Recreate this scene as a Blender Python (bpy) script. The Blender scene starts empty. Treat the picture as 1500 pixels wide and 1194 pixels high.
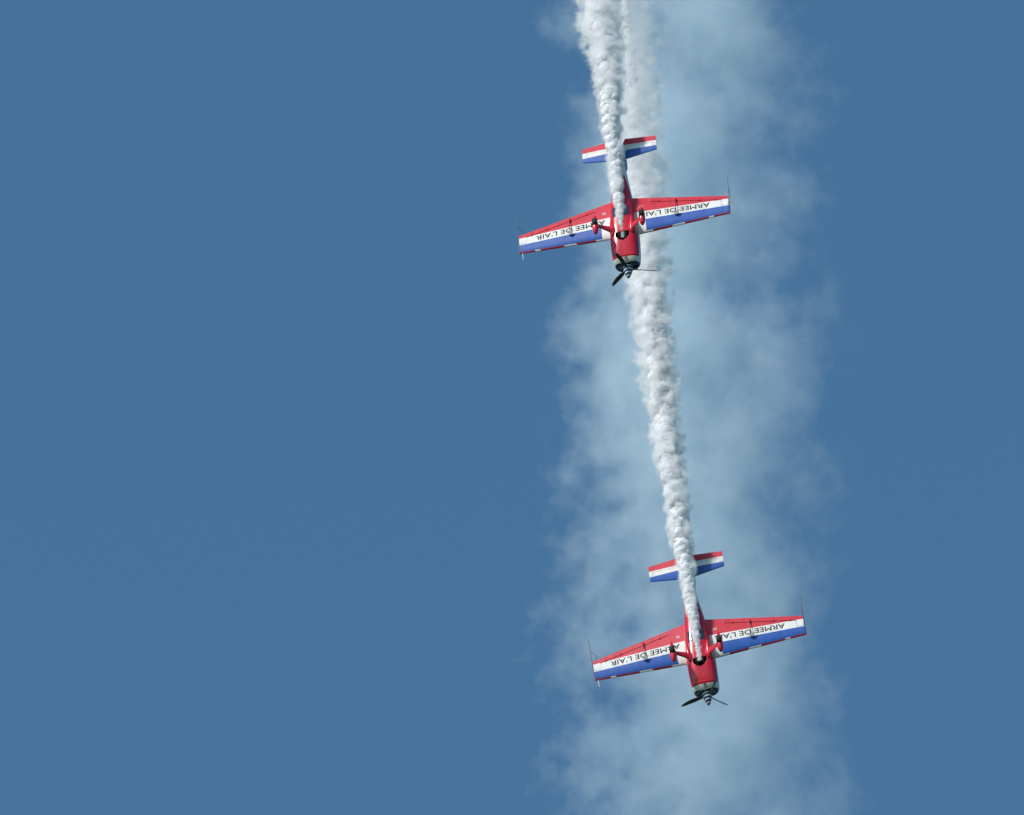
import bpy, bmesh, math, random
import numpy as np
from mathutils import Vector, Matrix, noise

# ------------------------------------------------------------------ camera, sky, sun, exposure
S = bpy.context.scene
C = S.collection
E_CAM = math.radians(38.0)          # the photographer looks up at a vertical dive
DIST = 800.0                        # metres to the aircraft
LENS = 36.0 * DIST / (1500.0 / 42.0)
CAM = Vector((0, 0, 1.7))
cam_data = bpy.data.cameras.new('camera')
cam_data.lens = LENS
cam_data.sensor_width = 36.0
cam_data.clip_start = 1.0
cam_data.clip_end = 60000.0
cam = bpy.data.objects.new('camera', cam_data)
C.objects.link(cam)
cam.location = CAM
cam.rotation_euler = (math.radians(90) + E_CAM, 0, 0)
S.camera = cam

SUN_DIR = Vector((-0.62, -0.55, 0.56)).normalized()      # towards the sun
w = bpy.data.worlds.new('World')
S.world = w
w.use_nodes = True
nt = w.node_tree
bg = nt.nodes['Background']
sky = nt.nodes.new('ShaderNodeTexSky')
sky.sky_type = 'NISHITA'
sky.sun_disc = False
sky.sun_elevation = math.asin(SUN_DIR.z)
sky.sun_rotation = math.atan2(SUN_DIR.x, SUN_DIR.y)
sky.altitude = 100
sky.air_density = 1.0
sky.dust_density = 1.0
sky.ozone_density = 1.0
tint = nt.nodes.new('ShaderNodeMix')           # the photograph's deeper, polarised blue
tint.data_type = 'RGBA'
tint.blend_type = 'MULTIPLY'
tint.inputs['Factor'].default_value = 1.0
tint.inputs['B'].default_value = (0.54, 0.893, 1.0, 1)
nt.links.new(sky.outputs[0], tint.inputs['A'])
nt.links.new(tint.outputs['Result'], bg.inputs['Color'])
bg.inputs['Strength'].default_value = 0.133

sun_data = bpy.data.lights.new('sun', 'SUN')
sun_data.energy = 3.9
sun_data.angle = math.radians(0.5)
sun_data.color = (1.0, 0.90, 0.85)
sun = bpy.data.objects.new('sun', sun_data)
C.objects.link(sun)
sun.location = (-100, -100, 900)
sun.rotation_euler = SUN_DIR.to_track_quat('Z', 'Y').to_euler()

S.view_settings.view_transform = 'Standard'
S.view_settings.look = 'None'
S.view_settings.exposure = 0.0
S.view_settings.gamma = 1.0
S.view_settings.use_curve_mapping = False
S.render.engine = 'CYCLES'
cy = S.cycles
cy.use_denoising = True
cy.use_adaptive_sampling = True
cy.adaptive_threshold = 0.02
cy.max_bounces = 24
cy.diffuse_bounces = 4
cy.volume_bounces = 16
cy.volume_max_steps = 256

# ------------------------------------------------------------------ helpers
RIGHT = Vector((1, 0, 0))
UP = Vector((0, -math.sin(E_CAM), math.cos(E_CAM)))
BACK = Vector((0, -math.cos(E_CAM), -math.sin(E_CAM)))
CENTRE = CAM - BACK * DIST           # the middle of the display, 800 m up the sight line


def place(x, y, z):
    """A point x metres right, y metres up and z metres nearer than the display's middle."""
    return CENTRE + RIGHT * x + UP * y + BACK * z


def tag(o, label=None, cat=None, group=None, kind=None):
    if label: o['label'] = label
    if cat: o['category'] = cat
    if group: o['group'] = group
    if kind: o['kind'] = kind
    return o


def empty(name, parent=None):
    o = bpy.data.objects.new(name, None)
    o.empty_display_size = 0.3
    C.objects.link(o)
    if parent: o.parent = parent
    return o


def mesh_obj(name, verts, faces, mats, parent=None, smooth=True, attrs=None, mat_idx=None):
    me = bpy.data.meshes.new(name)
    me.from_pydata([tuple(v) for v in verts], [], [tuple(f) for f in faces])
    me.update()
    if not isinstance(mats, (list, tuple)): mats = [mats]
    for m in mats: me.materials.append(m)
    if mat_idx is not None:
        me.polygons.foreach_set('material_index', np.array(mat_idx, dtype=np.int32))
    if smooth:
        me.polygons.foreach_set('use_smooth', np.ones(len(me.polygons), dtype=bool))
    for k, vals in (attrs or {}).items():
        a = me.attributes.new(k, 'FLOAT', 'POINT')
        a.data.foreach_set('value', np.array(vals, dtype=np.float32))
    o = bpy.data.objects.new(name, me)
    C.objects.link(o)
    if parent: o.parent = parent
    return o


def fix_normals(o):
    bm = bmesh.new()
    bm.from_mesh(o.data)
    bmesh.ops.recalc_face_normals(bm, faces=bm.faces)
    bm.to_mesh(o.data)
    bm.free()
    return o


def sharp(o, deg=35):
    """Smooth shading that keeps edges over deg hard."""
    bm = bmesh.new()
    bm.from_mesh(o.data)
    for e in bm.edges:
        if len(e.link_faces) == 2 and e.calc_face_angle(0) > math.radians(deg):
            e.smooth = False
    bm.to_mesh(o.data)
    bm.free()
    return o


class MB:
    """Collects vertices and faces for ONE mesh."""
    def __init__(s): s.v = []; s.f = []; s.m = []

    def add(s, v, f, m=0):
        b = len(s.v)
        s.v += [tuple(p) for p in v]
        s.f += [tuple(i + b for i in q) for q in f]
        s.m += [m] * len(f)

    def loft(s, rings, caps=(True, True), m=0, closed=True):
        n = len(rings[0])
        v = [p for r in rings for p in r]
        f = []
        for i in range(len(rings) - 1):
            for j in range(n if closed else n - 1):
                k = (j + 1) % n
                f.append((i * n + j, i * n + k, (i + 1) * n + k, (i + 1) * n + j))
        if caps[0]: f.append(tuple(range(n))[::-1])
        if caps[1]: f.append(tuple((len(rings) - 1) * n + j for j in range(n)))
        s.add(v, f, m)

    def tube(s, pts, rad, n=8, m=0):
        pts = [Vector(p) for p in pts]
        rings = []
        for i, p in enumerate(pts):
            d = (pts[min(i + 1, len(pts) - 1)] - pts[max(i - 1, 0)]).normalized()
            a = d.orthogonal().normalized()
            if i and rings:
                a = (la - d * la.dot(d)).normalized()
            la = a
            b = d.cross(a)
            r = rad[i] if isinstance(rad, (list, tuple)) else rad
            rings.append([p + (a * math.cos(t) + b * math.sin(t)) * r for t in [2 * math.pi * k / n for k in range(n)]])
        s.loft(rings, m=m)

    def box(s, c, d, m=0):
        x, y, z = c; a, b, e = d[0] / 2, d[1] / 2, d[2] / 2
        v = [(x + i * a, y + j * b, z + k * e) for k in (-1, 1) for j in (-1, 1) for i in (-1, 1)]
        s.add(v, [(0, 2, 3, 1), (4, 5, 7, 6), (0, 1, 5, 4), (2, 6, 7, 3), (0, 4, 6, 2), (1, 3, 7, 5)], m)

    def build(s, name, mats, parent=None, smooth=True, attrs=None, hard=35):
        o = mesh_obj(name, s.v, s.f, mats, parent, smooth, attrs, s.m)
        fix_normals(o)
        if smooth and hard: sharp(o, hard)
        return o


# ------------------------------------------------------------------ materials
def new_mat(name):
    m = bpy.data.materials.new(name)
    m.use_nodes = True
    return m, m.node_tree, m.node_tree.nodes['Principled BSDF']


def weathered(nt, col_socket_or_rgb, bsdf, amount=0.10, scale=3.0, rough=0.3):
    """Slight soot and wear over a paint colour, and uneven gloss."""
    tc = nt.nodes.new('ShaderNodeTexCoord')
    n = nt.nodes.new('ShaderNodeTexNoise')
    n.inputs['Scale'].default_value = scale
    n.inputs['Detail'].default_value = 6
    n.inputs['Roughness'].default_value = 0.65
    mp = nt.nodes.new('ShaderNodeMapping')          # streaks run with the airflow
    mp.inputs['Scale'].default_value = (2.2, 0.45, 2.2)
    nt.links.new(tc.outputs['Object'], mp.inputs['Vector'])
    nt.links.new(mp.outputs['Vector'], n.inputs['Vector'])
    mr = nt.nodes.new('ShaderNodeMapRange')
    mr.inputs['From Min'].default_value = 0.3
    mr.inputs['From Max'].default_value = 0.7
    mr.inputs['To Min'].default_value = 1.0 - amount
    mr.inputs['To Max'].default_value = 1.0
    nt.links.new(n.outputs['Fac'], mr.inputs['Value'])
    mx = nt.nodes.new('ShaderNodeMix')
    mx.data_type = 'RGBA'
    mx.blend_type = 'MULTIPLY'
    mx.inputs['Factor'].default_value = 1.0
    if isinstance(col_socket_or_rgb, tuple):
        mx.inputs['A'].default_value = (*col_socket_or_rgb, 1)
    else:
        nt.links.new(col_socket_or_rgb, mx.inputs['A'])
    nt.links.new(mr.outputs['Result'], mx.inputs['B'])
    nt.links.new(mx.outputs['Result'], bsdf.inputs['Base Color'])
    r2 = nt.nodes.new('ShaderNodeMapRange')
    r2.inputs['To Min'].default_value = rough - 0.06
    r2.inputs['To Max'].default_value = rough + 0.12
    nt.links.new(n.outputs['Fac'], r2.inputs['Value'])
    nt.links.new(r2.outputs['Result'], bsdf.inputs['Roughness'])


def paint(name, rgb, rough=0.3, amount=0.10, scale=3.0, metallic=0.0):
    m, nt, b = new_mat(name)
    b.inputs['Metallic'].default_value = metallic
    weathered(nt, rgb, b, amount, scale, rough)
    return m


RED = (0.62, 0.013, 0.036)
WHITE = (0.80, 0.80, 0.78)
BLUE = (0.004, 0.080, 0.41)
NAVY = (0.012, 0.045, 0.16)


def livery(name, base, layers, rough=0.34, amount=0.22, scale=3.0):
    """Paint whose bands are the mesh's own float layers: a layer covers where its value is above zero."""
    m, nt, b = new_mat(name)
    sock = None
    for attr, rgb in layers:
        at = nt.nodes.new('ShaderNodeAttribute')
        at.attribute_name = attr
        gt = nt.nodes.new('ShaderNodeMath')
        gt.operation = 'GREATER_THAN'
        gt.inputs[1].default_value = 0.0
        nt.links.new(at.outputs['Fac'], gt.inputs[0])
        mx = nt.nodes.new('ShaderNodeMix')
        mx.data_type = 'RGBA'
        nt.links.new(gt.outputs[0], mx.inputs['Factor'])
        if sock is None: mx.inputs['A'].default_value = (*base, 1)
        else: nt.links.new(sock, mx.inputs['A'])
        mx.inputs['B'].default_value = (*rgb, 1)
        sock = mx.outputs['Result']
    weathered(nt, sock, b, amount, scale, rough)
    return m


M_WING = livery('wing_paint', RED, [('white_band', WHITE), ('blue_band', BLUE), ('shaded_red_edge', (0.42, 0.012, 0.03)), ('edge_patch', WHITE)])  # leading-edge strip is the same red, darkened: its shade is put into the colour
M_TAIL = livery('tail_paint', RED, [('white_band', WHITE), ('blue_band', BLUE)])
M_BODY = livery('fuselage_paint', NAVY, [('white_band', WHITE), ('red_belly', RED)], rough=0.22)
M_RED = paint('red_paint', RED, 0.22)
M_WHITE = paint('white_paint', WHITE, 0.3)
M_BLUE = paint('blue_paint', BLUE, 0.3)
M_NAVY = paint('navy_paint', NAVY, 0.25)
M_BLACK = paint('black_lettering', (0.02, 0.02, 0.025), 0.5)
M_RUBBER = paint('tyre_rubber', (0.018, 0.018, 0.020), 0.75, 0.4, 12)
M_DARK = paint('dark_cavity', (0.012, 0.012, 0.013), 0.8, 0.4, 8)
M_STEEL = paint('sooty_steel', (0.08, 0.075, 0.07), 0.35, 0.4, 14, 0.9)
M_BLADE = paint('blade_composite', (0.02, 0.022, 0.026), 0.4)
M_TIP = paint('blade_tip_grey', (0.16, 0.17, 0.18), 0.45)
M_GREY = paint('grey_metal', (0.20, 0.21, 0.23), 0.4)
M_ROD = paint('rod_carbon', (0.02, 0.022, 0.03), 0.5)
M_PLATE = paint('weathered_panel', (0.45, 0.33, 0.34), 0.45)


def glass(name, rgb):
    m, nt, b = new_mat(name)
    b.inputs['Base Color'].default_value = (*rgb, 1)
    b.inputs['Roughness'].default_value = 0.06
    b.inputs['Coat Weight'].default_value = 0.6
    n = nt.nodes.new('ShaderNodeTexNoise')
    n.inputs['Scale'].default_value = 5
    mr = nt.nodes.new('ShaderNodeMapRange')
    mr.inputs['To Min'].default_value = 0.04
    mr.inputs['To Max'].default_value = 0.14
    nt.links.new(n.outputs['Fac'], mr.inputs['Value'])
    nt.links.new(mr.outputs['Result'], b.inputs['Roughness'])
    return m


M_GLASS = glass('tinted_glass', (0.02, 0.03, 0.045))


def spinner_mat():
    m, nt, b = new_mat('spinner_spiral')
    tc = nt.nodes.new('ShaderNodeTexCoord')
    sp = nt.nodes.new('ShaderNodeSeparateXYZ')
    nt.links.new(tc.outputs['Object'], sp.inputs[0])
    an = nt.nodes.new('ShaderNodeMath'); an.operation = 'ARCTAN2'
    nt.links.new(sp.outputs['Z'], an.inputs[0])
    nt.links.new(sp.outputs['X'], an.inputs[1])
    d = nt.nodes.new('ShaderNodeMath'); d.operation = 'DIVIDE'; d.inputs[1].default_value = 2 * math.pi
    nt.links.new(an.outputs[0], d.inputs[0])
    my = nt.nodes.new('ShaderNodeMath'); my.operation = 'MULTIPLY_ADD'
    my.inputs[1].default_value = 8.2
    nt.links.new(sp.outputs['Y'], my.inputs[0])
    nt.links.new(d.outputs[0], my.inputs[2])
    fr = nt.nodes.new('ShaderNodeMath'); fr.operation = 'FRACT'
    nt.links.new(my.outputs[0], fr.inputs[0])
    lt = nt.nodes.new('ShaderNodeMath'); lt.operation = 'LESS_THAN'; lt.inputs[1].default_value = 0.26
    nt.links.new(fr.outputs[0], lt.inputs[0])
    mx = nt.nodes.new('ShaderNodeMix'); mx.data_type = 'RGBA'
    mx.inputs['A'].default_value = (0.012, 0.028, 0.10, 1)
    mx.inputs['B'].default_value = (*WHITE, 1)
    nt.links.new(lt.outputs[0], mx.inputs['Factor'])
    weathered(nt, mx.outputs['Result'], b, 0.08, 4, 0.25)
    return m


M_SPIN = spinner_mat()


# ------------------------------------------------------------------ the aircraft (X right wing, Y nose, Z canopy side)
def naca(s, t):
    s = np.clip(s, 0, 1)
    return 5 * t * (0.2969 * np.sqrt(s) - 0.1260 * s - 0.3516 * s**2 + 0.2843 * s**3 - 0.1030 * s**4)


W_LE = lambda x: 0.173 - 0.046 * x
W_TE = lambda x: -1.612 + 0.213 * x
W_HINGE = lambda x: -1.417 + 0.2135 * x
AIL_IN, AIL_OUT, HORN = 0.965, 3.49, -0.395


def wing_half(x, y):
    """Half thickness of the wing at span x (positive) and chord position y."""
    c = W_LE(x) - W_TE(x)
    t = 0.15 - 0.02 * (x / 3.75)
    z = c * naca((W_LE(x) - y) / c, t)
    if isinstance(z, np.ndarray): return np.maximum(z, 0.003)
    return max(float(z), 0.003)


def airfoil_ring(x, y0, y1, half, n=26, sgn=1, zc=0.0):
    """Section at span x running from y1 (front) over the top to y0 (rear) and back underneath."""
    ts = [(1 - math.cos(math.pi * i / n)) / 2 for i in range(n + 1)]
    top = [(sgn * x, y1 + (y0 - y1) * t, zc + half(x, y1 + (y0 - y1) * t)) for t in ts]
    bot = [(sgn * x, y1 + (y0 - y1) * t, zc - half(x, y1 + (y0 - y1) * t)) for t in ts]
    return top + bot[::-1]


def wing_layers(verts):
    v = np.array(verts)
    x, y = np.abs(v[:, 0]), v[:, 1]
    white = y - (-0.799 + 0.033 * x)
    blue = np.minimum(y - (-0.412 + 0.017 * x), x - 0.79)
    edge = np.minimum(y - (W_LE(x) - 0.05), x - 0.79)
    d = W_LE(x) - y
    patch = np.full(len(x), -1.0)
    for a, b, sa, sb in ((0.5, 1.0, 0, 1.4), (1.68, 2.16, 1.2, 0.6), (3.0, 3.2, 0.8, 0.2)):
        patch = np.maximum(patch, np.minimum(x - (a + sa * d), b + sb * d - x))
    patch = np.minimum(patch, edge)
    return dict(white_band=white, blue_band=blue, shaded_red_edge=edge, edge_patch=patch)


def xs(a, b, step=0.05):
    n = max(1, int(round((b - a) / step)))
    return [a + (b - a) * i / n for i in range(n + 1)]


def text_mesh(body, size, extra=1.0):
    cu = bpy.data.curves.new('lettering', 'FONT')
    cu.body = body
    cu.size = size
    cu.space_character = extra
    cu.resolution_u = 4
    cu.bevel_depth = 0.0022
    cu.bevel_resolution = 0
    to = bpy.data.objects.new('lettering_source', cu)
    C.objects.link(to)
    dg = bpy.context.evaluated_depsgraph_get()
    me = bpy.data.meshes.new_from_object(to.evaluated_get(dg))
    bpy.data.objects.remove(to)
    bpy.data.curves.remove(cu)
    return me


def make_lettering(sgn, wing):
    me = text_mesh("ARMEE DE L'AIR", 0.30, 1.0)
    bm = bmesh.new()
    bm.from_mesh(me)
    bmesh.ops.triangulate(bm, faces=bm.faces)
    for _ in range(2):
        long = [e for e in bm.edges if e.calc_length() > 0.06]
        if long:
            bmesh.ops.subdivide_edges(bm, edges=long, cuts=1)
            bmesh.ops.triangulate(bm, faces=bm.faces)
    vs = [v.co for v in bm.verts]
    x0, x1 = min(v.x for v in vs), max(v.x for v in vs)
    h = 0.215 / max(v.y for v in vs)
    span = 2.50
    for v in bm.verts:
        u = (v.co.x - x0) / (x1 - x0) * span
        # read from the belly side with the nose as up: the words run towards the left wing tip
        X = 3.09 - u if sgn > 0 else -0.64 - u
        Y = -0.735 + 0.031 * abs(X) + v.co.y * h
        Z = -wing_half(abs(X), Y) - 0.004
        v.co = (X, Y, Z)
    m2 = bpy.data.meshes.new('lettering')
    bm.to_mesh(m2)
    bm.free()
    m2.materials.append(M_BLACK)
    bpy.data.meshes.remove(me)
    o = bpy.data.objects.new('lettering', m2)
    C.objects.link(o)
    o.parent = wing
    tag(o, "black capitals ARMEE DE L'AIR on the white band")
    return o


def make_wing(sgn, root):
    mb = MB()
    mb.loft([airfoil_ring(x, W_TE(x), W_LE(x), wing_half, sgn=sgn) for x in xs(0.2, AIL_IN - 0.006)], caps=(True, True))
    mb.loft([airfoil_ring(x, W_HINGE(x) + 0.018, W_LE(x), wing_half, sgn=sgn) for x in xs(AIL_IN - 0.006, AIL_OUT)], caps=(False, True))
    mb.loft([airfoil_ring(x, HORN + 0.006, W_LE(x), wing_half, sgn=sgn) for x in xs(AIL_OUT, 3.75)], caps=(False, True))
    wing = mb.build('wing', M_WING, root, attrs=wing_layers(mb.v))
    # aileron with a horn at the wing tip
    ab = MB()
    th = lambda x, y: wing_half(x, y) * 0.97
    ab.loft([airfoil_ring(x, W_TE(x), W_HINGE(x) - 0.016, th, n=14, sgn=sgn) for x in xs(AIL_IN + 0.008, AIL_OUT + 0.008)], caps=(True, False))
    ab.loft([airfoil_ring(x, W_TE(x), HORN - 0.012, th, n=14, sgn=sgn) for x in xs(AIL_OUT + 0.008, 3.748)], caps=(True, True))
    ail = ab.build('aileron', M_WING, wing, attrs=wing_layers(ab.v))
    # hinge brackets under the hinge line
    for x in (1.30, 1.90, 2.72, 3.30):
        hb = MB()
        y = W_HINGE(x)
        z = -wing_half(x, y)
        k_ = 1.0 if x == 1.90 else 0.45
        prof = [(0.12 * k_, 0.02), (-0.10 * k_, 0.02), (-0.13 * k_, -0.025 * k_), (0.0, -0.085 * k_), (0.07 * k_, -0.05 * k_)]
        hb.loft([[(sgn * (x + k), y + a, z + b) for a, b in prof] for k in (-0.018, 0.018)])
        hb.build('hinge_bracket', M_RED, wing)
    # spade: arm from the aileron forward to a plate below the wing
    sb = MB()
    x = 1.90
    y = W_HINGE(x)
    sb.tube([(sgn * x, y - 0.05, -wing_half(x, y) - 0.045), (sgn * x, y + 0.25, -0.155), (sgn * x, -0.46, -0.185)], 0.012, 8, 0)
    plate = [(-0.135, -0.05), (0.135, -0.05), (0.10, 0.025), (0.02, 0.095), (-0.02, 0.095), (-0.10, 0.025)]
    sb.loft([[(sgn * x + a, -0.41 + b, -0.19 + k) for a, b in plate] for k in (-0.006, 0.006)], m=1)
    sb.box((sgn * x, -0.43, -0.177), (0.03, 0.09, 0.026), 0)
    sb.build('aileron_spade', [M_ROD, M_GREY], wing)
    # sighting frame at the wing tip
    fb = MB()
    X = 3.775
    fb.tube([(sgn * X, 0.02, 0), (sgn * X, -0.85, 0.0), (sgn * (X + 0.01), -1.74, 0.0)], [0.017, 0.013, 0.010], 6)
    fb.tube([(sgn * X, -1.28, 0), (sgn * 3.66, -1.66, 1.0)], 0.006, 5)
    fb.tube([(sgn * 3.66, -1.66, 1.0), (sgn * 3.752, -0.72, 0.03)], 0.006, 5)
    fb.box((sgn * 3.762, -0.06, 0), (0.03, 0.07, 0.03))
    fb.box((sgn * 3.762, -0.50, 0), (0.03, 0.07, 0.03))
    fb.build('sight_frame', M_ROD, wing)
    make_lettering(sgn, wing)
    # an access panel near the root, and on the left wing a pitot tube
    pb = MB()
    rows = []
    for yy in (-1.075, -1.02, -0.965):
        rows.append([(sgn * xx, yy, -wing_half(xx, yy) - 0.003) for xx in (0.60, 0.66, 0.72)])
    pb.loft(rows, caps=(False, False), closed=False)
    pb.build('access_panel', M_PLATE, wing)
    if sgn < 0:
        t = MB()
        t.tube([(-3.66, -0.02, 0), (-3.66, 0.27, 0)], [0.014, 0.009], 8)
        t.build('pitot_tube', M_WHITE, wing)
    return wing


# fuselage stations: y, half width, bottom z, top z, squareness
ST = [(1.480, 0.30, -0.13, 0.27, 2.6), (1.465, 0.36, -0.175, 0.31, 2.8), (1.43, 0.41, -0.225, 0.335, 3.0), (1.37, 0.44, -0.275, 0.355, 3.2),
      (1.25, 0.468, -0.355, 0.375, 3.4), (1.0, 0.487, -0.425, 0.40, 3.4), (0.7, 0.498, -0.475, 0.43, 3.3), (0.3, 0.503, -0.51, 0.46, 3.2),
      (0.0, 0.497, -0.52, 0.48, 3.0), (-0.5, 0.470, -0.51, 0.54, 2.9), (-1.0, 0.428, -0.475, 0.57, 2.8), (-1.5, 0.372, -0.415, 0.55, 2.6),
      (-2.0, 0.305, -0.34, 0.50, 2.5), (-2.6, 0.232, -0.24, 0.46, 2.4), (-3.2, 0.170, -0.135, 0.42, 2.3), (-3.8, 0.105, -0.035, 0.38, 2.2),
      (-4.25, 0.055, 0.04, 0.35, 2.1), (-4.42, 0.03, 0.08, 0.33, 2.0)]
_sy = np.array([s[0] for s in ST])[::-1]


def station(y):
    return [float(np.interp(y, _sy, np.array([s[k] for s in ST])[::-1])) for k in (1, 2, 3, 4)]


def body_ring(y, n=112, grow=1.0):
    # smooth the piecewise stations a little
    acc = np.zeros(4)
    for dy, wt in ((-0.10, 0.2), (-0.04, 0.2), (0, 0.2), (0.04, 0.2), (0.10, 0.2)):
        acc += np.array(station(y + dy if y < 1.2 else y)) * wt
    hw, zb, zt, p = acc
    zc, hz = (zb + zt) / 2, (zt - zb) / 2
    out = []
    for k in range(n):
        a = 2 * math.pi * k / n
        c, s = math.cos(a), math.sin(a)
        out.append((grow * hw * math.copysign(abs(c) ** (2 / p), c), y, zc + grow * hz * math.copysign(abs(s) ** (2 / p), s)))
    return out


def smin(a, b, k):
    h = np.clip(0.5 + 0.5 * (b - a) / k, 0, 1)
    return b * (1 - h) + a * h - k * h * (1 - h)


def make_fuselage(root):
    ys = list(np.concatenate([np.linspace(1.480, 1.38, 14), np.arange(1.36, 0.95, -0.025), np.arange(0.95, -4.42, -0.035), [-4.42]]))
    mb = MB()
    rings = [body_ring(y) for y in ys]
    hw = 0.22
    inner = [[(p[0] * 0.72, 1.470, 0.07 + (p[2] - 0.07) * 0.72) for p in rings[0]]]
    mb.loft(inner + rings)
    v = np.array(mb.v)
    x, y, z = v.T
    # red belly: below a side line, closed at the nose by a rounded front and fading to a point under the tail
    side = np.interp(y, [-3.0, -2.6, -2.0, -1.2, 0.0, 1.6], [-0.30, -0.20, -0.13, -0.10, -0.10, -0.12])
    red = smin(side - z, 1.295 - y, 0.16)
    side_w = np.interp(y, [-4.5, -3.4, -2.6, -1.2, 0.0, 1.6], [0.25, 0.12, 0.02, 0.0, 0.02, 0.02])
    white = smin(side_w - z, 1.465 - y - 0.10 * np.abs(x), 0.10)
    fu = mb.build('fuselage', M_BODY, root, attrs=dict(red_belly=red, white_band=white))
    # cut the cooling and exhaust outlet out of the belly
    cb = MB()
    outl = [(-0.25, 0.30), (0.25, 0.30), (0.245, 0.45), (0.14, 0.60), (0.0, 0.665), (-0.14, 0.60), (-0.245, 0.45)]
    cb.loft([[(a, b, k) for a, b in outl] for k in (-0.8, -0.33)])
    cut = cb.build('cutter', M_DARK)
    mod = fu.modifiers.new('cut', 'BOOLEAN')
    mod.object = cut
    mod.operation = 'DIFFERENCE'
    mod.solver = 'EXACT'
    mod.material_mode = 'TRANSFER'
    dg = bpy.context.evaluated_depsgraph_get()
    me = bpy.data.meshes.new_from_object(fu.evaluated_get(dg))
    fu.modifiers.clear()
    old = fu.data
    fu.data = me
    bpy.data.meshes.remove(old)
    me.name = 'fuselage'
    bpy.data.objects.remove(cut)
    # rim lip round the outlet, its two exhaust stacks and a bracing strut
    for sx in (-0.10, 0.11):
        eb = MB()
        eb.tube([(sx, 0.56, -0.36), (sx * 1.05, 0.48, -0.43), (sx * 1.1, 0.36, -0.505), (sx * 1.1, 0.30, -0.53)], [0.05, 0.05, 0.048, 0.046], 14)
        eb.build('exhaust_pipe', M_STEEL, fu)
    # chin intake
    ib = MB()
    pr = [(0.055 * math.cos(a), 0.075 * math.sin(a)) for a in [2 * math.pi * k / 20 for k in range(20)]]
    base = Vector((0.03, 1.36, -0.283))
    nrm = Vector((0, 0.62, -0.78)).normalized()
    tn = nrm.cross(Vector((1, 0, 0))).normalized()
    ib.loft([[base + Vector((a * g, 0, 0)) + tn * (b * g) + nrm * h for a, b in pr] for g, h in ((1.1, -0.03), (1.0, 0.012), (0.8, 0.012), (0.72, -0.006))])
    ib.build('chin_intake', M_DARK, fu)
    # cowl inlets either side of the spinner
    for sx in (-1, 1):
        nb = MB()
        pr = [(0.048 * math.cos(a), 0.045 * math.sin(a)) for a in [2 * math.pi * k / 20 for k in range(20)]]
        nb.loft([[(sx * 0.23 + a * g, yy, 0.20 + b * g) for a, b in pr] for g, yy in ((1.0, 1.465), (1.0, 1.486), (0.85, 1.486), (0.8, 1.473))])
        nb.build('cooling_inlet', M_DARK, fu)
    # belly windows
    for sx in (-1, 1):
        wb = MB()
        rows = []
        for yy in np.linspace(-0.42, -0.88, 10):
            r = body_ring(yy, 224, 1.006)
            hw_ = station(yy)
            row = []
            for xx in np.linspace(0.13, 0.30, 5):
                # lower surface at this x
                c = min((q for q in r if q[2] < 0.0 and q[0] * sx > 0), key=lambda q: abs(abs(q[0]) - xx))
                row.append((c[0], yy, c[2] - 0.004))
            rows.append(row)
        wb.loft(rows, caps=(False, False), closed=False)
        wb.build('belly_window', M_GLASS, fu)
    # canopy on the far side
    kb = MB()
    rings = []
    for yy in np.linspace(0.05, -1.95, 24):
        t = (0.05 - yy) / 2.0
        hgt = 0.36 * math.sin(math.pi * min(1, t ** 0.75)) ** 0.8
        hwid = 0.33 * math.sin(math.pi * min(1, 0.06 + t * 0.88)) ** 0.5
        zt = station(yy)[2] - 0.05
        rings.append([(hwid * math.cos(a), yy, zt + (hgt + 0.02) * math.sin(a)) for a in np.linspace(0, math.pi, 20)])
    kb.loft(rings)
    kb.build('canopy', M_GLASS, fu)
    # tail spring and wheel
    return fu


ST_LE = lambda x: -3.52 - 0.158 * x
ST_TE = lambda x: -4.50 + 0.102 * x
ST_Z = 0.228


def stab_half(x, y):
    c = ST_LE(x) - ST_TE(x)
    return max(float(c * naca((ST_LE(x) - y) / c, 0.085)), 0.003)


def tail_layers(verts):
    v = np.array(verts)
    x, y = np.abs(v[:, 0]), v[:, 1]
    white = y - (-4.185 + 0.026 * x)
    blue = smin(y - (-3.955 + 0.033 * x), (x - 0.20) + 0.0 * y, 0.12)
    return dict(white_band=white, blue_band=blue)


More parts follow.
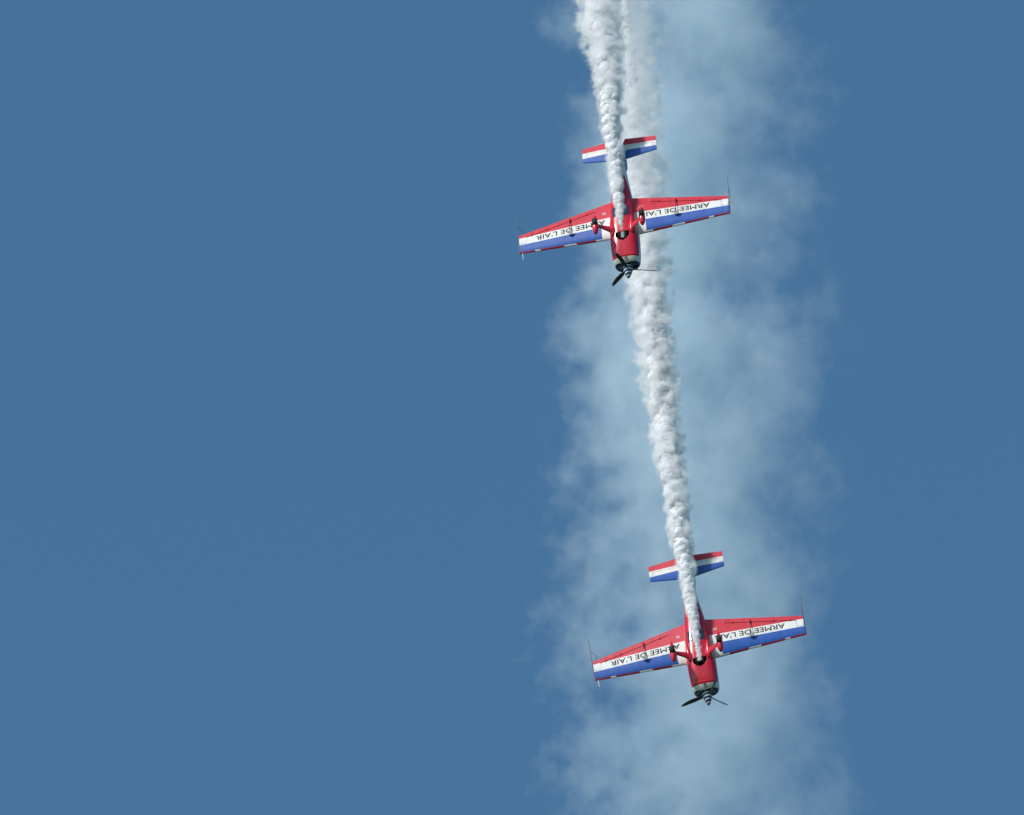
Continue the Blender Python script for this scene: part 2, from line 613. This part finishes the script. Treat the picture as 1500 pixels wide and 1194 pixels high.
def make_tail(root):
    HY = lambda x: -4.115 + 0.02 * x
    for sgn in (-1, 1):
        mb = MB()
        mb.loft([airfoil_ring(x, HY(x) + 0.006, ST_LE(x), stab_half, n=18, sgn=sgn, zc=ST_Z) for x in xs(0.02, 1.20, 0.04)])
        mb.loft([airfoil_ring(x, -3.952, ST_LE(x), stab_half, n=18, sgn=sgn, zc=ST_Z) for x in xs(1.20, 1.325, 0.04)], caps=(False, True))
        st = mb.build('tailplane', M_TAIL, root, attrs=tail_layers(mb.v))
        eb = MB()
        te = lambda x: ST_TE(x) if x > 0.22 else ST_TE(0.22) + (0.22 - x) / 0.12 * 0.30
        eb.loft([airfoil_ring(x, te(x), HY(x) - 0.006, stab_half, n=14, sgn=sgn, zc=ST_Z) for x in [0.10, 0.13, 0.16, 0.19, 0.22] + xs(0.26, 1.206, 0.04)], caps=(True, False))
        eb.loft([airfoil_ring(x, te(x), -3.962, stab_half, n=14, sgn=sgn, zc=ST_Z) for x in xs(1.206, 1.323, 0.04)])
        eb.build('elevator', M_TAIL, st, attrs=tail_layers(eb.v))
    # fin and rudder: z sections
    fl = lambda z: -3.42 - 0.52 * (z - 0.3)
    ft = lambda z: -4.42 - 0.08 * (z - 0.3)
    fh = lambda z: -4.12 - 0.10 * (z - 0.3)

    def vert_ring(z, y0, y1, n=14):
        c = fl(z) - ft(z) + 0.25
        ts = [(1 - math.cos(math.pi * i / n)) / 2 for i in range(n + 1)]
        h = lambda y: max(float(c * naca((fl(z) - y) / c, 0.10)), 0.004)
        a = [(h(y1 + (y0 - y1) * t), y1 + (y0 - y1) * t, z) for t in ts]
        b = [(-h(y1 + (y0 - y1) * t), y1 + (y0 - y1) * t, z) for t in ts]
        return a + b[::-1]
    fb = MB()
    fb.loft([vert_ring(z, fh(z) + 0.008, fl(z)) for z in xs(0.25, 1.36, 0.08)])
    fin = fb.build('fin', M_NAVY, root)
    rb = MB()
    rb.loft([vert_ring(z, ft(z) - 0.16 * math.sin(max(0, min(1, (z + 0.02) / 1.4)) * 2.6), fh(z) - 0.008) for z in xs(0.0, 1.38, 0.08)])
    rb.build('rudder', M_BLUE, fin)
    # tail wheel
    tb = MB()
    tb.tube([(0, -3.92, 0.02), (0, -4.20, -0.06), (0, -4.40, -0.13)], [0.018, 0.016, 0.014], 8)
    tw = tb.build('tail_spring', M_STEEL, root)
    wb = MB()
    prof = [(0.02, 0.012), (0.05, 0.022), (0.066, 0.014), (0.066, -0.014), (0.05, -0.022), (0.02, -0.012)]
    n = 20
    wb.loft([[(b, -4.43 + a * math.cos(2 * math.pi * k / n), -0.155 + a * math.sin(2 * math.pi * k / n)) for a, b in prof] for k in range(n)] +
            [[(b, -4.43 + a, -0.155) for a, b in prof]], caps=(False, False))
    wb.build('tail_wheel', M_RUBBER, tw)


def make_gear(root):
    for sgn in (-1, 1):
        lb = MB()
        # curved blade leg, wide at the body
        pts = [((0.26, 0.13, -0.46), 0.17, 0.075), ((0.40, 0.14, -0.54), 0.145, 0.055), ((0.52, 0.16, -0.665), 0.115, 0.034), ((0.66, 0.19, -0.83), 0.092, 0.026),
               ((0.76, 0.21, -0.95), 0.082, 0.024), ((0.82, 0.22, -1.02), 0.075, 0.024)]
        rings = []
        for i, (p, ch, th) in enumerate(pts):
            a = Vector(pts[max(i - 1, 0)][0]); b = Vector(pts[min(i + 1, len(pts) - 1)][0])
            d = (b - a).normalized()
            nn = d.cross(Vector((0, 1, 0))).normalized()
            ring = []
            for k in range(20):
                t = 2 * math.pi * k / 20
                q = Vector(p) + Vector((0, 1, 0)) * (ch * math.cos(t)) + nn * (th * math.sin(t) * (0.75 + 0.25 * math.cos(t)))
                ring.append((sgn * q.x, q.y, q.z))
            rings.append(ring)
        lb.loft(rings)
        leg = lb.build('landing_gear', M_RED, root, hard=50)
        # root fairing blister on the belly
        bb = MB()
        rr = []
        for yy in np.linspace(0.40, -0.42, 14):
            t = (0.40 - yy) / 0.82
            w_ = 0.085 * math.sin(math.pi * min(1, max(0.0, t)) ** 0.7) ** 0.7 + 0.004
            rr.append([(sgn * (0.335 + 0.03 * t + w_ * math.cos(a)), yy, -0.475 + 0.02 * t - w_ * 1.0 * math.sin(a)) for a in np.linspace(0, 2 * math.pi, 18)[:-1]])
        bb.loft(rr)
        bb.build('leg_fairing', M_RED, leg, hard=60)
        # wheel fairing: a teardrop with the tyre out of its bottom
        pb = MB()
        rr = []
        for yy in np.linspace(0.64, -0.26, 30):
            t = (0.64 - yy) / 0.90
            w_ = 0.112 * (math.sin(math.pi * t ** 0.72) ** 0.75 if 0 < t < 1 else 0) + 0.003
            h_ = w_ * (1.25 - 0.25 * t)
            rr.append([(sgn * 0.835 + w_ * math.cos(a), yy, -1.03 + h_ * math.sin(a)) for a in [2 * math.pi * k / 22 for k in range(22)]])
        pb.loft(rr)
        pb.build('wheel_fairing', M_RED, leg, hard=60)
        tb = MB()
        R0 = 0.165
        prof = [(R0 - 0.075, 0.055), (R0 - 0.03, 0.068), (R0 - 0.008, 0.052), (R0, 0.025), (R0, -0.025), (R0 - 0.008, -0.052), (R0 - 0.03, -0.068), (R0 - 0.075, -0.055)]
        n = 32
        ring = lambda k: [(sgn * 0.835 + b * 1.18, 0.16 + a * 1.05 * math.cos(2 * math.pi * k / n), -1.085 + a * math.sin(2 * math.pi * k / n)) for a, b in prof]
        tb.loft([ring(k) for k in range(n)] + [ring(0)], caps=(False, False))
        tb.build('tyre', M_RUBBER, leg)


HUB = (0, 1.47, 0.07)


def make_propeller(root, angles):
    pr = bpy.data.objects.new('propeller', None)
    C.objects.link(pr)
    pr.parent = root
    pr.location = HUB
    pr.empty_display_size = 0.2
    sb = MB()
    rr = []
    n = 40
    for t in np.linspace(0, 1, 36):
        r = 0.186 * (1 - t ** 1.45) ** 0.80 + 0.0015
        if t < 0.02: r = 0.18
        rr.append([(r * math.cos(2 * math.pi * k / n), 0.005 + 0.52 * t, r * math.sin(2 * math.pi * k / n)) for k in range(n)])
    sb.loft(rr)
    sb.build('spinner', M_SPIN, pr, hard=60)
    b = MB()
    rings = []
    N = 26
    for i in range(N + 1):
        t = i / N
        r = 0.13 + 0.90 * t
        chord = 0.05 + 0.075 * math.sin(math.pi * min(1, 0.12 + t * 0.80)) ** 1.2
        if t > 0.9: chord *= max(0.25, 1 - ((t - 0.9) / 0.1) ** 2 * 0.75)
        th = 0.045 * (1 - t) ** 1.3 + 0.008
        tw = math.radians(62 - 42 * t ** 0.7)
        sweep = -0.06 * t ** 3
        ring = []
        for k in range(16):
            a = 2 * math.pi * k / 16
            u, v_ = chord * 0.62 * math.cos(a) + sweep, th * 0.5 * math.sin(a) * (1.0 + 0.5 * math.cos(a))
            # blade along +X, chord in the disc (Z) twisted towards the flight axis (Y)
            ring.append((r, 0.075 + -u * math.sin(tw) * 0.9 + v_ * math.cos(tw), u * math.cos(tw) + v_ * math.sin(tw)))
        rings.append(ring)
    b.loft(rings[:24], caps=(True, False), m=0)
    b.loft(rings[23:], caps=(False, True), m=1)
    blades = []
    for i, a in enumerate(angles):
        if i == 0:
            o = b.build('blade', [M_BLADE, M_TIP], pr, hard=60)
        else:
            o = blades[0].copy()
            C.objects.link(o)
            o.parent = pr
        o.rotation_euler = (0, -math.radians(a), 0)
        blades.append(o)
    return pr


def make_plane():
    root = empty('aerobatic_plane')
    make_fuselage(root)
    make_wing(-1, root)
    make_wing(1, root)
    make_tail(root)
    make_gear(root)
    make_propeller(root, (23, 138, 260))
    return root


def copy_tree(o, parent=None):
    c = o.copy()
    C.objects.link(c)
    c.parent = parent
    for ch in list(o.children): copy_tree(ch, c)
    return c


def pose(o, rows, x, y, z):
    """rows: the aircraft's axes in the viewer's frame (right, up, nearer)."""
    B = Matrix((RIGHT, UP, BACK)).transposed()
    R = B @ Matrix(rows)
    R = R.to_quaternion().to_matrix()
    o.rotation_mode = 'QUATERNION'
    o.rotation_quaternion = R.to_quaternion()
    o.location = place(x, y, z)


R_HIGH = ((0.9722, 0.0562, 0.2271), (0.1874, -0.7682, -0.6122), (0.1401, 0.6378, -0.7574))
R_LOW = ((0.9731, 0.1311, 0.1892), (0.2151, -0.8106, -0.5446), (0.0820, 0.5707, -0.8170))
P_HIGH = (3.934, 6.057, 0.0)
P_LOW = (6.567, -8.712, 2.0)
high = make_plane()
pose(high, R_HIGH, *P_HIGH)
tag(high, 'upper red, white and blue aerobatic plane, one propeller blade pointing level to the right', 'airplane', 'aerobatic planes diving in line')
low = copy_tree(high)
pose(low, R_LOW, *P_LOW)
tag(low, 'lower red, white and blue aerobatic plane diving ahead, both side propeller blades drooping', 'airplane', 'aerobatic planes diving in line')
for ch in low.children:
    if ch.name.startswith('propeller'):
        for b, a in zip([c for c in ch.children if c.name.startswith('blade')], (58, 166, 303)):
            b.rotation_euler = (0, -math.radians(a), 0)


# ------------------------------------------------------------------ smoke
def px(x, y):
    return ((x - 750) / 42.0, -(y - 597) / 42.0)


def vor(P, scale, seed):
    """Rounded cauliflower bumps: 1 at a cell's middle, 0 at its border."""
    off = Vector((seed * 17.3, seed * 5.1, seed * 9.7))
    out = np.empty(len(P))
    for i, p in enumerate(P):
        d = noise.voronoi(Vector(p) / scale + off, distance_metric='DISTANCE', exponent=2.5)[0]
        out[i] = math.sqrt(max(0.0, 1 - min(1, d[0] / 0.85) ** 2))
    return out


def fbm(P, scale, seed, octv=4):
    off = Vector((seed * 7.3, seed * 15.1, seed * 3.7))
    return np.array([noise.fractal(Vector(p) / scale + off, 1.0, 2.0, octv) for p in P])


def vnormals(V, F):
    a, b, c, d = (V[F[:, k]] for k in range(4))
    fn = np.cross(c - a, d - b)
    n = np.zeros_like(V)
    for k in range(4): np.add.at(n, F[:, k], fn)
    return n / (np.linalg.norm(n, axis=1, keepdims=True) + 1e-12)


def puff_tube(path, radius, step, seed, octaves):
    """Closed billowing tube along path (points) with a radius per point. Bumps are measured in radii, so they grow as the plume widens."""
    path = np.array(path); radius = np.array(radius)
    seg = np.linalg.norm(np.diff(path, axis=0), axis=1)
    L = np.concatenate([[0], np.cumsum(seg)])
    # rings spaced in proportion to the local radius
    fine = np.linspace(0, L[-1], 4000)
    rf = np.interp(fine, L, radius)
    for _ in range(60): rf[1:-1] = (rf[:-2] + 2 * rf[1:-1] + rf[2:]) / 4
    sig = np.concatenate([[0], np.cumsum(np.diff(fine) / np.maximum(0.5 * (rf[1:] + rf[:-1]), 0.07))])
    ns = int(sig[-1] / step)
    sg = np.linspace(0, sig[-1], ns)
    s_ = np.interp(sg, sig, fine)
    ctr = np.stack([np.interp(s_, L, path[:, k]) for k in range(3)], 1)
    for _ in range(200): ctr[1:-1] = (ctr[:-2] + ctr[1:-1] * 2 + ctr[2:]) / 4
    rad = np.interp(s_, fine, rf)
    nc = int(2 * math.pi / step)
    T = np.gradient(ctr, axis=0); T /= np.linalg.norm(T, axis=1, keepdims=True)
    A = np.cross(T, [1.0, 0.2, 0.1]); A /= np.linalg.norm(A, axis=1, keepdims=True)
    B = np.cross(T, A)
    wob = np.array([[noise.noise(Vector((g * 0.55, seed, k * 9.0))) for k in range(3)] for g in sg])
    th = np.arange(nc) * 2 * math.pi / nc
    # unit plume: radius 1 along +z
    U = np.stack([np.broadcast_to(np.cos(th), (ns, nc)), np.broadcast_to(np.sin(th), (ns, nc)), np.broadcast_to(sg[:, None], (ns, nc))], -1).reshape(-1, 3).copy()
    sc = np.repeat(1 + 0.22 * wob[:, 2], nc)
    U[:, 0] = U[:, 0] * sc + np.repeat(wob[:, 0], nc) * 0.34
    U[:, 1] = U[:, 1] * sc + np.repeat(wob[:, 1], nc) * 0.34
    i = np.arange(ns - 1)[:, None] * nc; j = np.arange(nc)[None, :]; j2 = (j + 1) % nc
    F = np.stack([i + j, i + j2, i + nc + j2, i + nc + j], -1).reshape(-1, 4)
    for scale, amp, mean, sd, kind in octaves:
        N = vnormals(U, F)
        h = vor(U, scale, sd) if kind == 'v' else fbm(U, scale, sd)
        U = U + N * (amp * (h - mean))[:, None]
    k = np.repeat(np.arange(ns), nc)
    frac = U[:, 2] - sg[k]
    V = ctr[k] + rad[k][:, None] * (A[k] * U[:, :1] + B[k] * U[:, 1:2] + T[k] * frac[:, None])
    # close both ends smoothly
    verts = list(map(tuple, V)); faces = list(map(tuple, F))
    verts.append(tuple(ctr[0] - T[0] * rad[0] * 0.3)); a = len(verts) - 1
    verts.append(tuple(ctr[-1] + T[-1] * rad[-1] * 0.3)); b = len(verts) - 1
    faces += [(a, (q + 1) % nc, q) for q in range(nc)]
    faces += [(b, (ns - 1) * nc + q, (ns - 1) * nc + (q + 1) % nc) for q in range(nc)]
    return verts, faces


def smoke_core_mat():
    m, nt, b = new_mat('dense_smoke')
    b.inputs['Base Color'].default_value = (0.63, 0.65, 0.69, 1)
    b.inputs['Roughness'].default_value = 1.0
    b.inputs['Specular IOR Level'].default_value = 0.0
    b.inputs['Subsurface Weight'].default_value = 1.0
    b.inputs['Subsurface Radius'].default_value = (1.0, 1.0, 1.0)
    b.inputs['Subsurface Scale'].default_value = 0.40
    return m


def math_node(nt, op, a, b=None, c=None, clamp=False):
    n = nt.nodes.new('ShaderNodeMath')
    n.operation = op
    n.use_clamp = clamp
    for i, q in enumerate((a, b, c)):
        if q is None: continue
        if isinstance(q, (int, float)): n.inputs[i].default_value = q
        else: nt.links.new(q, n.inputs[i])
    return n.outputs[0]


def horner(nt, co, x):
    """Polynomial with coefficients co (highest first) at socket x."""
    r = math_node(nt, 'MULTIPLY_ADD', x, float(co[0]), float(co[1]))
    for c in co[2:]: r = math_node(nt, 'MULTIPLY_ADD', r, x, float(c))
    return r


def wisp_mat(cx, cy_, cr, zs, length, old):
    """Smoke that thins out from the plume's axis, torn by noise. cx, cy_, cr: the axis and radius along z/zs as polynomials."""
    m = bpy.data.materials.new('thin_smoke')
    m.use_nodes = True
    nt = m.node_tree
    nt.nodes.clear()
    out = nt.nodes.new('ShaderNodeOutputMaterial')
    v = nt.nodes.new('ShaderNodeVolumePrincipled')
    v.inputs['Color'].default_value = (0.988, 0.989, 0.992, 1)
    tc = nt.nodes.new('ShaderNodeTexCoord')
    sp = nt.nodes.new('ShaderNodeSeparateXYZ')
    nt.links.new(tc.outputs['Object'], sp.inputs[0])
    z = math_node(nt, 'MULTIPLY', sp.outputs['Z'], 1.0 / zs)
    dx = math_node(nt, 'SUBTRACT', sp.outputs['X'], horner(nt, cx, z))
    dy = math_node(nt, 'SUBTRACT', sp.outputs['Y'], horner(nt, cy_, z))
    r = math_node(nt, 'MAXIMUM', horner(nt, cr, z), 0.06)
    rho = math_node(nt, 'DIVIDE', math_node(nt, 'SQRT', math_node(nt, 'ADD', math_node(nt, 'MULTIPLY', dx, dx), math_node(nt, 'MULTIPLY', dy, dy))), r)
    nz = nt.nodes.new('ShaderNodeTexNoise')
    nz.inputs['Scale'].default_value = 2.2
    nz.inputs['Detail'].default_value = 6.0
    nz.inputs['Roughness'].default_value = 0.68
    nz.inputs['Distortion'].default_value = 0.4
    nt.links.new(tc.outputs['Object'], nz.inputs['Vector'])
    f = math_node(nt, 'MULTIPLY_ADD', math_node(nt, 'SUBTRACT', nz.outputs['Fac'], 0.5), WISP_NOISE, math_node(nt, 'SUBTRACT', WISP_EDGE, rho))
    f = math_node(nt, 'MULTIPLY', f, 1 / 0.45, clamp=True)
    age = math_node(nt, 'MULTIPLY_ADD', math_node(nt, 'SUBTRACT', z, old), -2.2, 1.0)     # old smoke spreads thin
    age = math_node(nt, 'MINIMUM', math_node(nt, 'MAXIMUM', age, 0.20), 1.0)
    d = math_node(nt, 'MULTIPLY', math_node(nt, 'MULTIPLY', f, age), math_node(nt, 'DIVIDE', WISP_TAU, r))
    nt.links.new(d, v.inputs['Density'])
    nt.links.new(v.outputs[0], out.inputs['Volume'])
    m.cycles.volume_step_rate = 0.055
    return m


WISP_NOISE, WISP_EDGE, WISP_TAU = 3.8, 1.06, 3.1
M_CORE = smoke_core_mat()


def make_trail(name, pts, start, slope, seed, label, old, fracs):
    """pts: (x, y, width) along the plume as seen, start: nearness of its first point; it recedes by slope metres per metre climbed."""
    base = None
    P, Rd = [], []
    y0 = px(pts[0][0], pts[0][1])[1]
    for x, y, wd in pts:
        X, Y = px(x, y)
        Z = start - slope * (Y - y0)
        k = (DIST - Z) / DIST
        w_ = place(X * k, Y * k, Z)
        if base is None: base = w_.copy()
        P.append(tuple(w_ - base)); Rd.append(wd / 84.0)
    Rd = np.array(Rd)
    # the plume's own frame: z along its mean course
    ez = Vector(P[-1]).normalized()
    ex = (RIGHT - ez * RIGHT.dot(ez)).normalized()
    ey = ez.cross(ex)
    F3 = Matrix((ex, ey, ez))
    P = np.array([tuple(F3 @ Vector(p)) for p in P])
    v, f = puff_tube(P, Rd * np.interp(P[:, 2], *fracs), 0.085, seed, [(1.25, 0.95, 0.5, seed, 'v'), (0.52, 0.26, 0.45, seed + 1, 'v'), (0.24, 0.07, 0.4, seed + 2, 'v'), (0.25, 0.10, 0, seed + 3, 'n')])
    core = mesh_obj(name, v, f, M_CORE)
    fix_normals(core)
    core.location = base
    core.rotation_mode = 'QUATERNION'
    core.rotation_quaternion = F3.transposed().to_quaternion()
    tag(core, label, 'smoke trail', 'smoke trails behind the planes')
    # thin torn smoke round it
    zs = float(P[-1, 2])
    zz = np.linspace(0, zs, 300)
    fit = lambda col: np.polyfit(zz / zs, np.interp(zz, P[:, 2], col), 5)
    cx, cy_, cr = fit(P[:, 0]), fit(P[:, 1]), fit(Rd)
    mb = MB()
    hull = []
    for q in np.linspace(0, 1, 70):
        r = max(0.08, float(np.polyval(cr, q))) * 1.75 + 0.03
        hull.append([(np.polyval(cx, q) + r * math.cos(a), np.polyval(cy_, q) + r * math.sin(a), q * zs) for a in np.linspace(0, 2 * math.pi, 33)[:-1]])
    mb.loft(hull)
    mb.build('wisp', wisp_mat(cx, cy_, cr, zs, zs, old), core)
    return core


def start_of(rows, P, local):
    return P[2] + sum(r * l for r, l in zip(rows[2], local))


make_trail('smoke_trail',
           [(1023.5, 968, 3), (1022.5, 953, 9), (1020, 930, 14), (1016.7, 907, 18), (1012, 883, 20), (1009.5, 860, 22), (1005.7, 837, 25), (1001.5, 813, 27), (997, 786, 29),
            (993.7, 749, 32), (986.5, 712, 36), (981.5, 675, 40), (978, 638, 42), (971, 584, 47), (965, 547, 50), (961, 510, 53), (957, 474, 56), (951.5, 437, 59), (948.5, 409, 60),
            (941, 330, 66), (935, 250, 70), (928, 150, 80), (920, 50, 90), (912, -70, 98), (904, -160, 104)],
           start_of(R_LOW, P_LOW, (0, 0.36, -0.56)), 0.72, 3,
           'long white smoke trail streaming from the lower plane up behind the upper plane',
           0.47, ([0, 0.5, 1.5, 10, 18, 24, 32], [0.40, 0.55, 0.64, 0.52, 0.38, 0.14, 0.06]))
make_trail('smoke_trail',
           [(911.5, 348, 3), (910.5, 338, 9), (909, 321, 13), (906.8, 297, 18), (904.5, 273, 20), (903, 250, 21), (900.5, 226, 24), (896.5, 203, 26), (894.5, 184, 28),
            (893.7, 151, 33), (892, 117, 40), (889, 84, 48), (883, 50, 56), (879, 17, 62), (872, -50, 74), (862, -150, 90)],
           start_of(R_HIGH, P_HIGH, (0, 0.36, -0.56)), 0.80, 11,
           'short white smoke trail rising from the upper plane past its tail to the top edge',
           0.62, ([0, 0.5, 1.5, 6, 10, 16], [0.40, 0.55, 0.64, 0.56, 0.42, 0.25]))


# the broad veil of older smoke, drifting behind both trails
def make_veil():
    m = bpy.data.materials.new('drifting_smoke')
    m.use_nodes = True
    nt = m.node_tree
    nt.nodes.clear()
    L = nt.links.new
    N = nt.nodes.new
    out = N('ShaderNodeOutputMaterial')
    v = N('ShaderNodeVolumePrincipled')
    v.inputs['Color'].default_value = (0.83, 0.94, 1.0, 1)
    v.inputs['Anisotropy'].default_value = -0.1
    tc = N('ShaderNodeTexCoord')

    def math_(op, a, b=None, c=None, clamp=False):
        n = N('ShaderNodeMath'); n.operation = op; n.use_clamp = clamp
        for i, s in enumerate((a, b, c)):
            if s is None: continue
            if isinstance(s, (int, float)): n.inputs[i].default_value = s
            else: L(s, n.inputs[i])
        return n.outputs[0]
    sp = N('ShaderNodeSeparateXYZ')
    L(tc.outputs['Object'], sp.inputs[0])
    X, Y, Z = sp.outputs
    def tex(scale, detail, rough, dist):
        nz = N('ShaderNodeTexNoise')
        nz.inputs['Scale'].default_value = scale
        nz.inputs['Detail'].default_value = detail
        nz.inputs['Roughness'].default_value = rough
        nz.inputs['Distortion'].default_value = dist
        mp = N('ShaderNodeMapping')
        mp.inputs['Location'].default_value = (0.0, 0.0, VEIL_SEED)
        L(tc.outputs['Object'], mp.inputs['Vector'])
        L(mp.outputs['Vector'], nz.inputs['Vector'])
        return math_('SUBTRACT', nz.outputs['Fac'], 0.5)
    big = tex(0.24, 5.0, 0.58, 0.12)
    fine = tex(0.95, 5.0, 0.66, 0.2)
    # distance from the leaning column's axis in units of its half widths; it narrows upwards
    wz = math_('MULTIPLY_ADD', Z, 0.0009, 1 / VEIL_W)
    ax = math_('MULTIPLY', math_('MULTIPLY_ADD', Z, 0.012, X), wz)
    ay = math_('MULTIPLY', Y, 1 / VEIL_D)
    r2 = math_('ADD', math_('MULTIPLY', ax, ax), math_('MULTIPLY', ay, ay))
    fall = math_('SUBTRACT', 1.0, r2)
    f = math_('MULTIPLY_ADD', big, 3.9, math_('MULTIPLY', fall, 1.15))
    f = math_('MULTIPLY_ADD', fine, 2.5, f)
    d = math_('MULTIPLY', math_('MAXIMUM', f, 0.0), VEIL_RHO)
    # the wind has thinned the right-hand side
    thin = math_('MINIMUM', math_('MAXIMUM', math_('MULTIPLY_ADD', ax, -0.42, 0.90), 0.22), 1.02)
    d = math_('MULTIPLY', d, thin)
    L(d, v.inputs['Density'])
    L(v.outputs[0], out.inputs['Volume'])
    # hull
    rings = []
    nz_, nc = 60, 40
    V = []
    for i in range(nz_ + 1):
        z = -VEIL_H + 2 * VEIL_H * i / nz_
        for k in range(nc):
            a = 2 * math.pi * k / nc
            g = 1.5 + 0.12 * noise.noise(Vector((math.cos(a), math.sin(a), z * 0.2)))
            V.append((VEIL_W * g * math.cos(a), VEIL_D * g * math.sin(a), z))
    mb = MB()
    mb.loft([V[i * nc:(i + 1) * nc] for i in range(nz_ + 1)])
    o = mb.build('smoke_veil', m)
    o.location = place(6.55, 0.0, -15.0)
    m.cycles.volume_step_rate = 0.10
    tag(o, 'broad pale veil of thin smoke drifting behind both planes and their trails', 'smoke cloud', kind='stuff')
    return o


VEIL_SEED = 300.0
VEIL_W, VEIL_D, VEIL_H, VEIL_RHO = 4.85, 1.6, 34.0, 0.35
make_veil()

# the airfield far below, out of the picture: it throws light back up on the aircraft
gm, gnt, gb = new_mat('airfield_grass')
weathered(gnt, (0.10, 0.12, 0.045), gb, 0.4, 0.02, 0.9)
gv = MB()
gv.add([(-20000, -20000, 0), (20000, -20000, 0), (20000, 20000, 0), (-20000, 20000, 0)], [(0, 1, 2, 3)])
g = gv.build('ground', gm, smooth=False)
tag(g, 'flat grassy airfield far below the planes', 'ground', kind='structure')
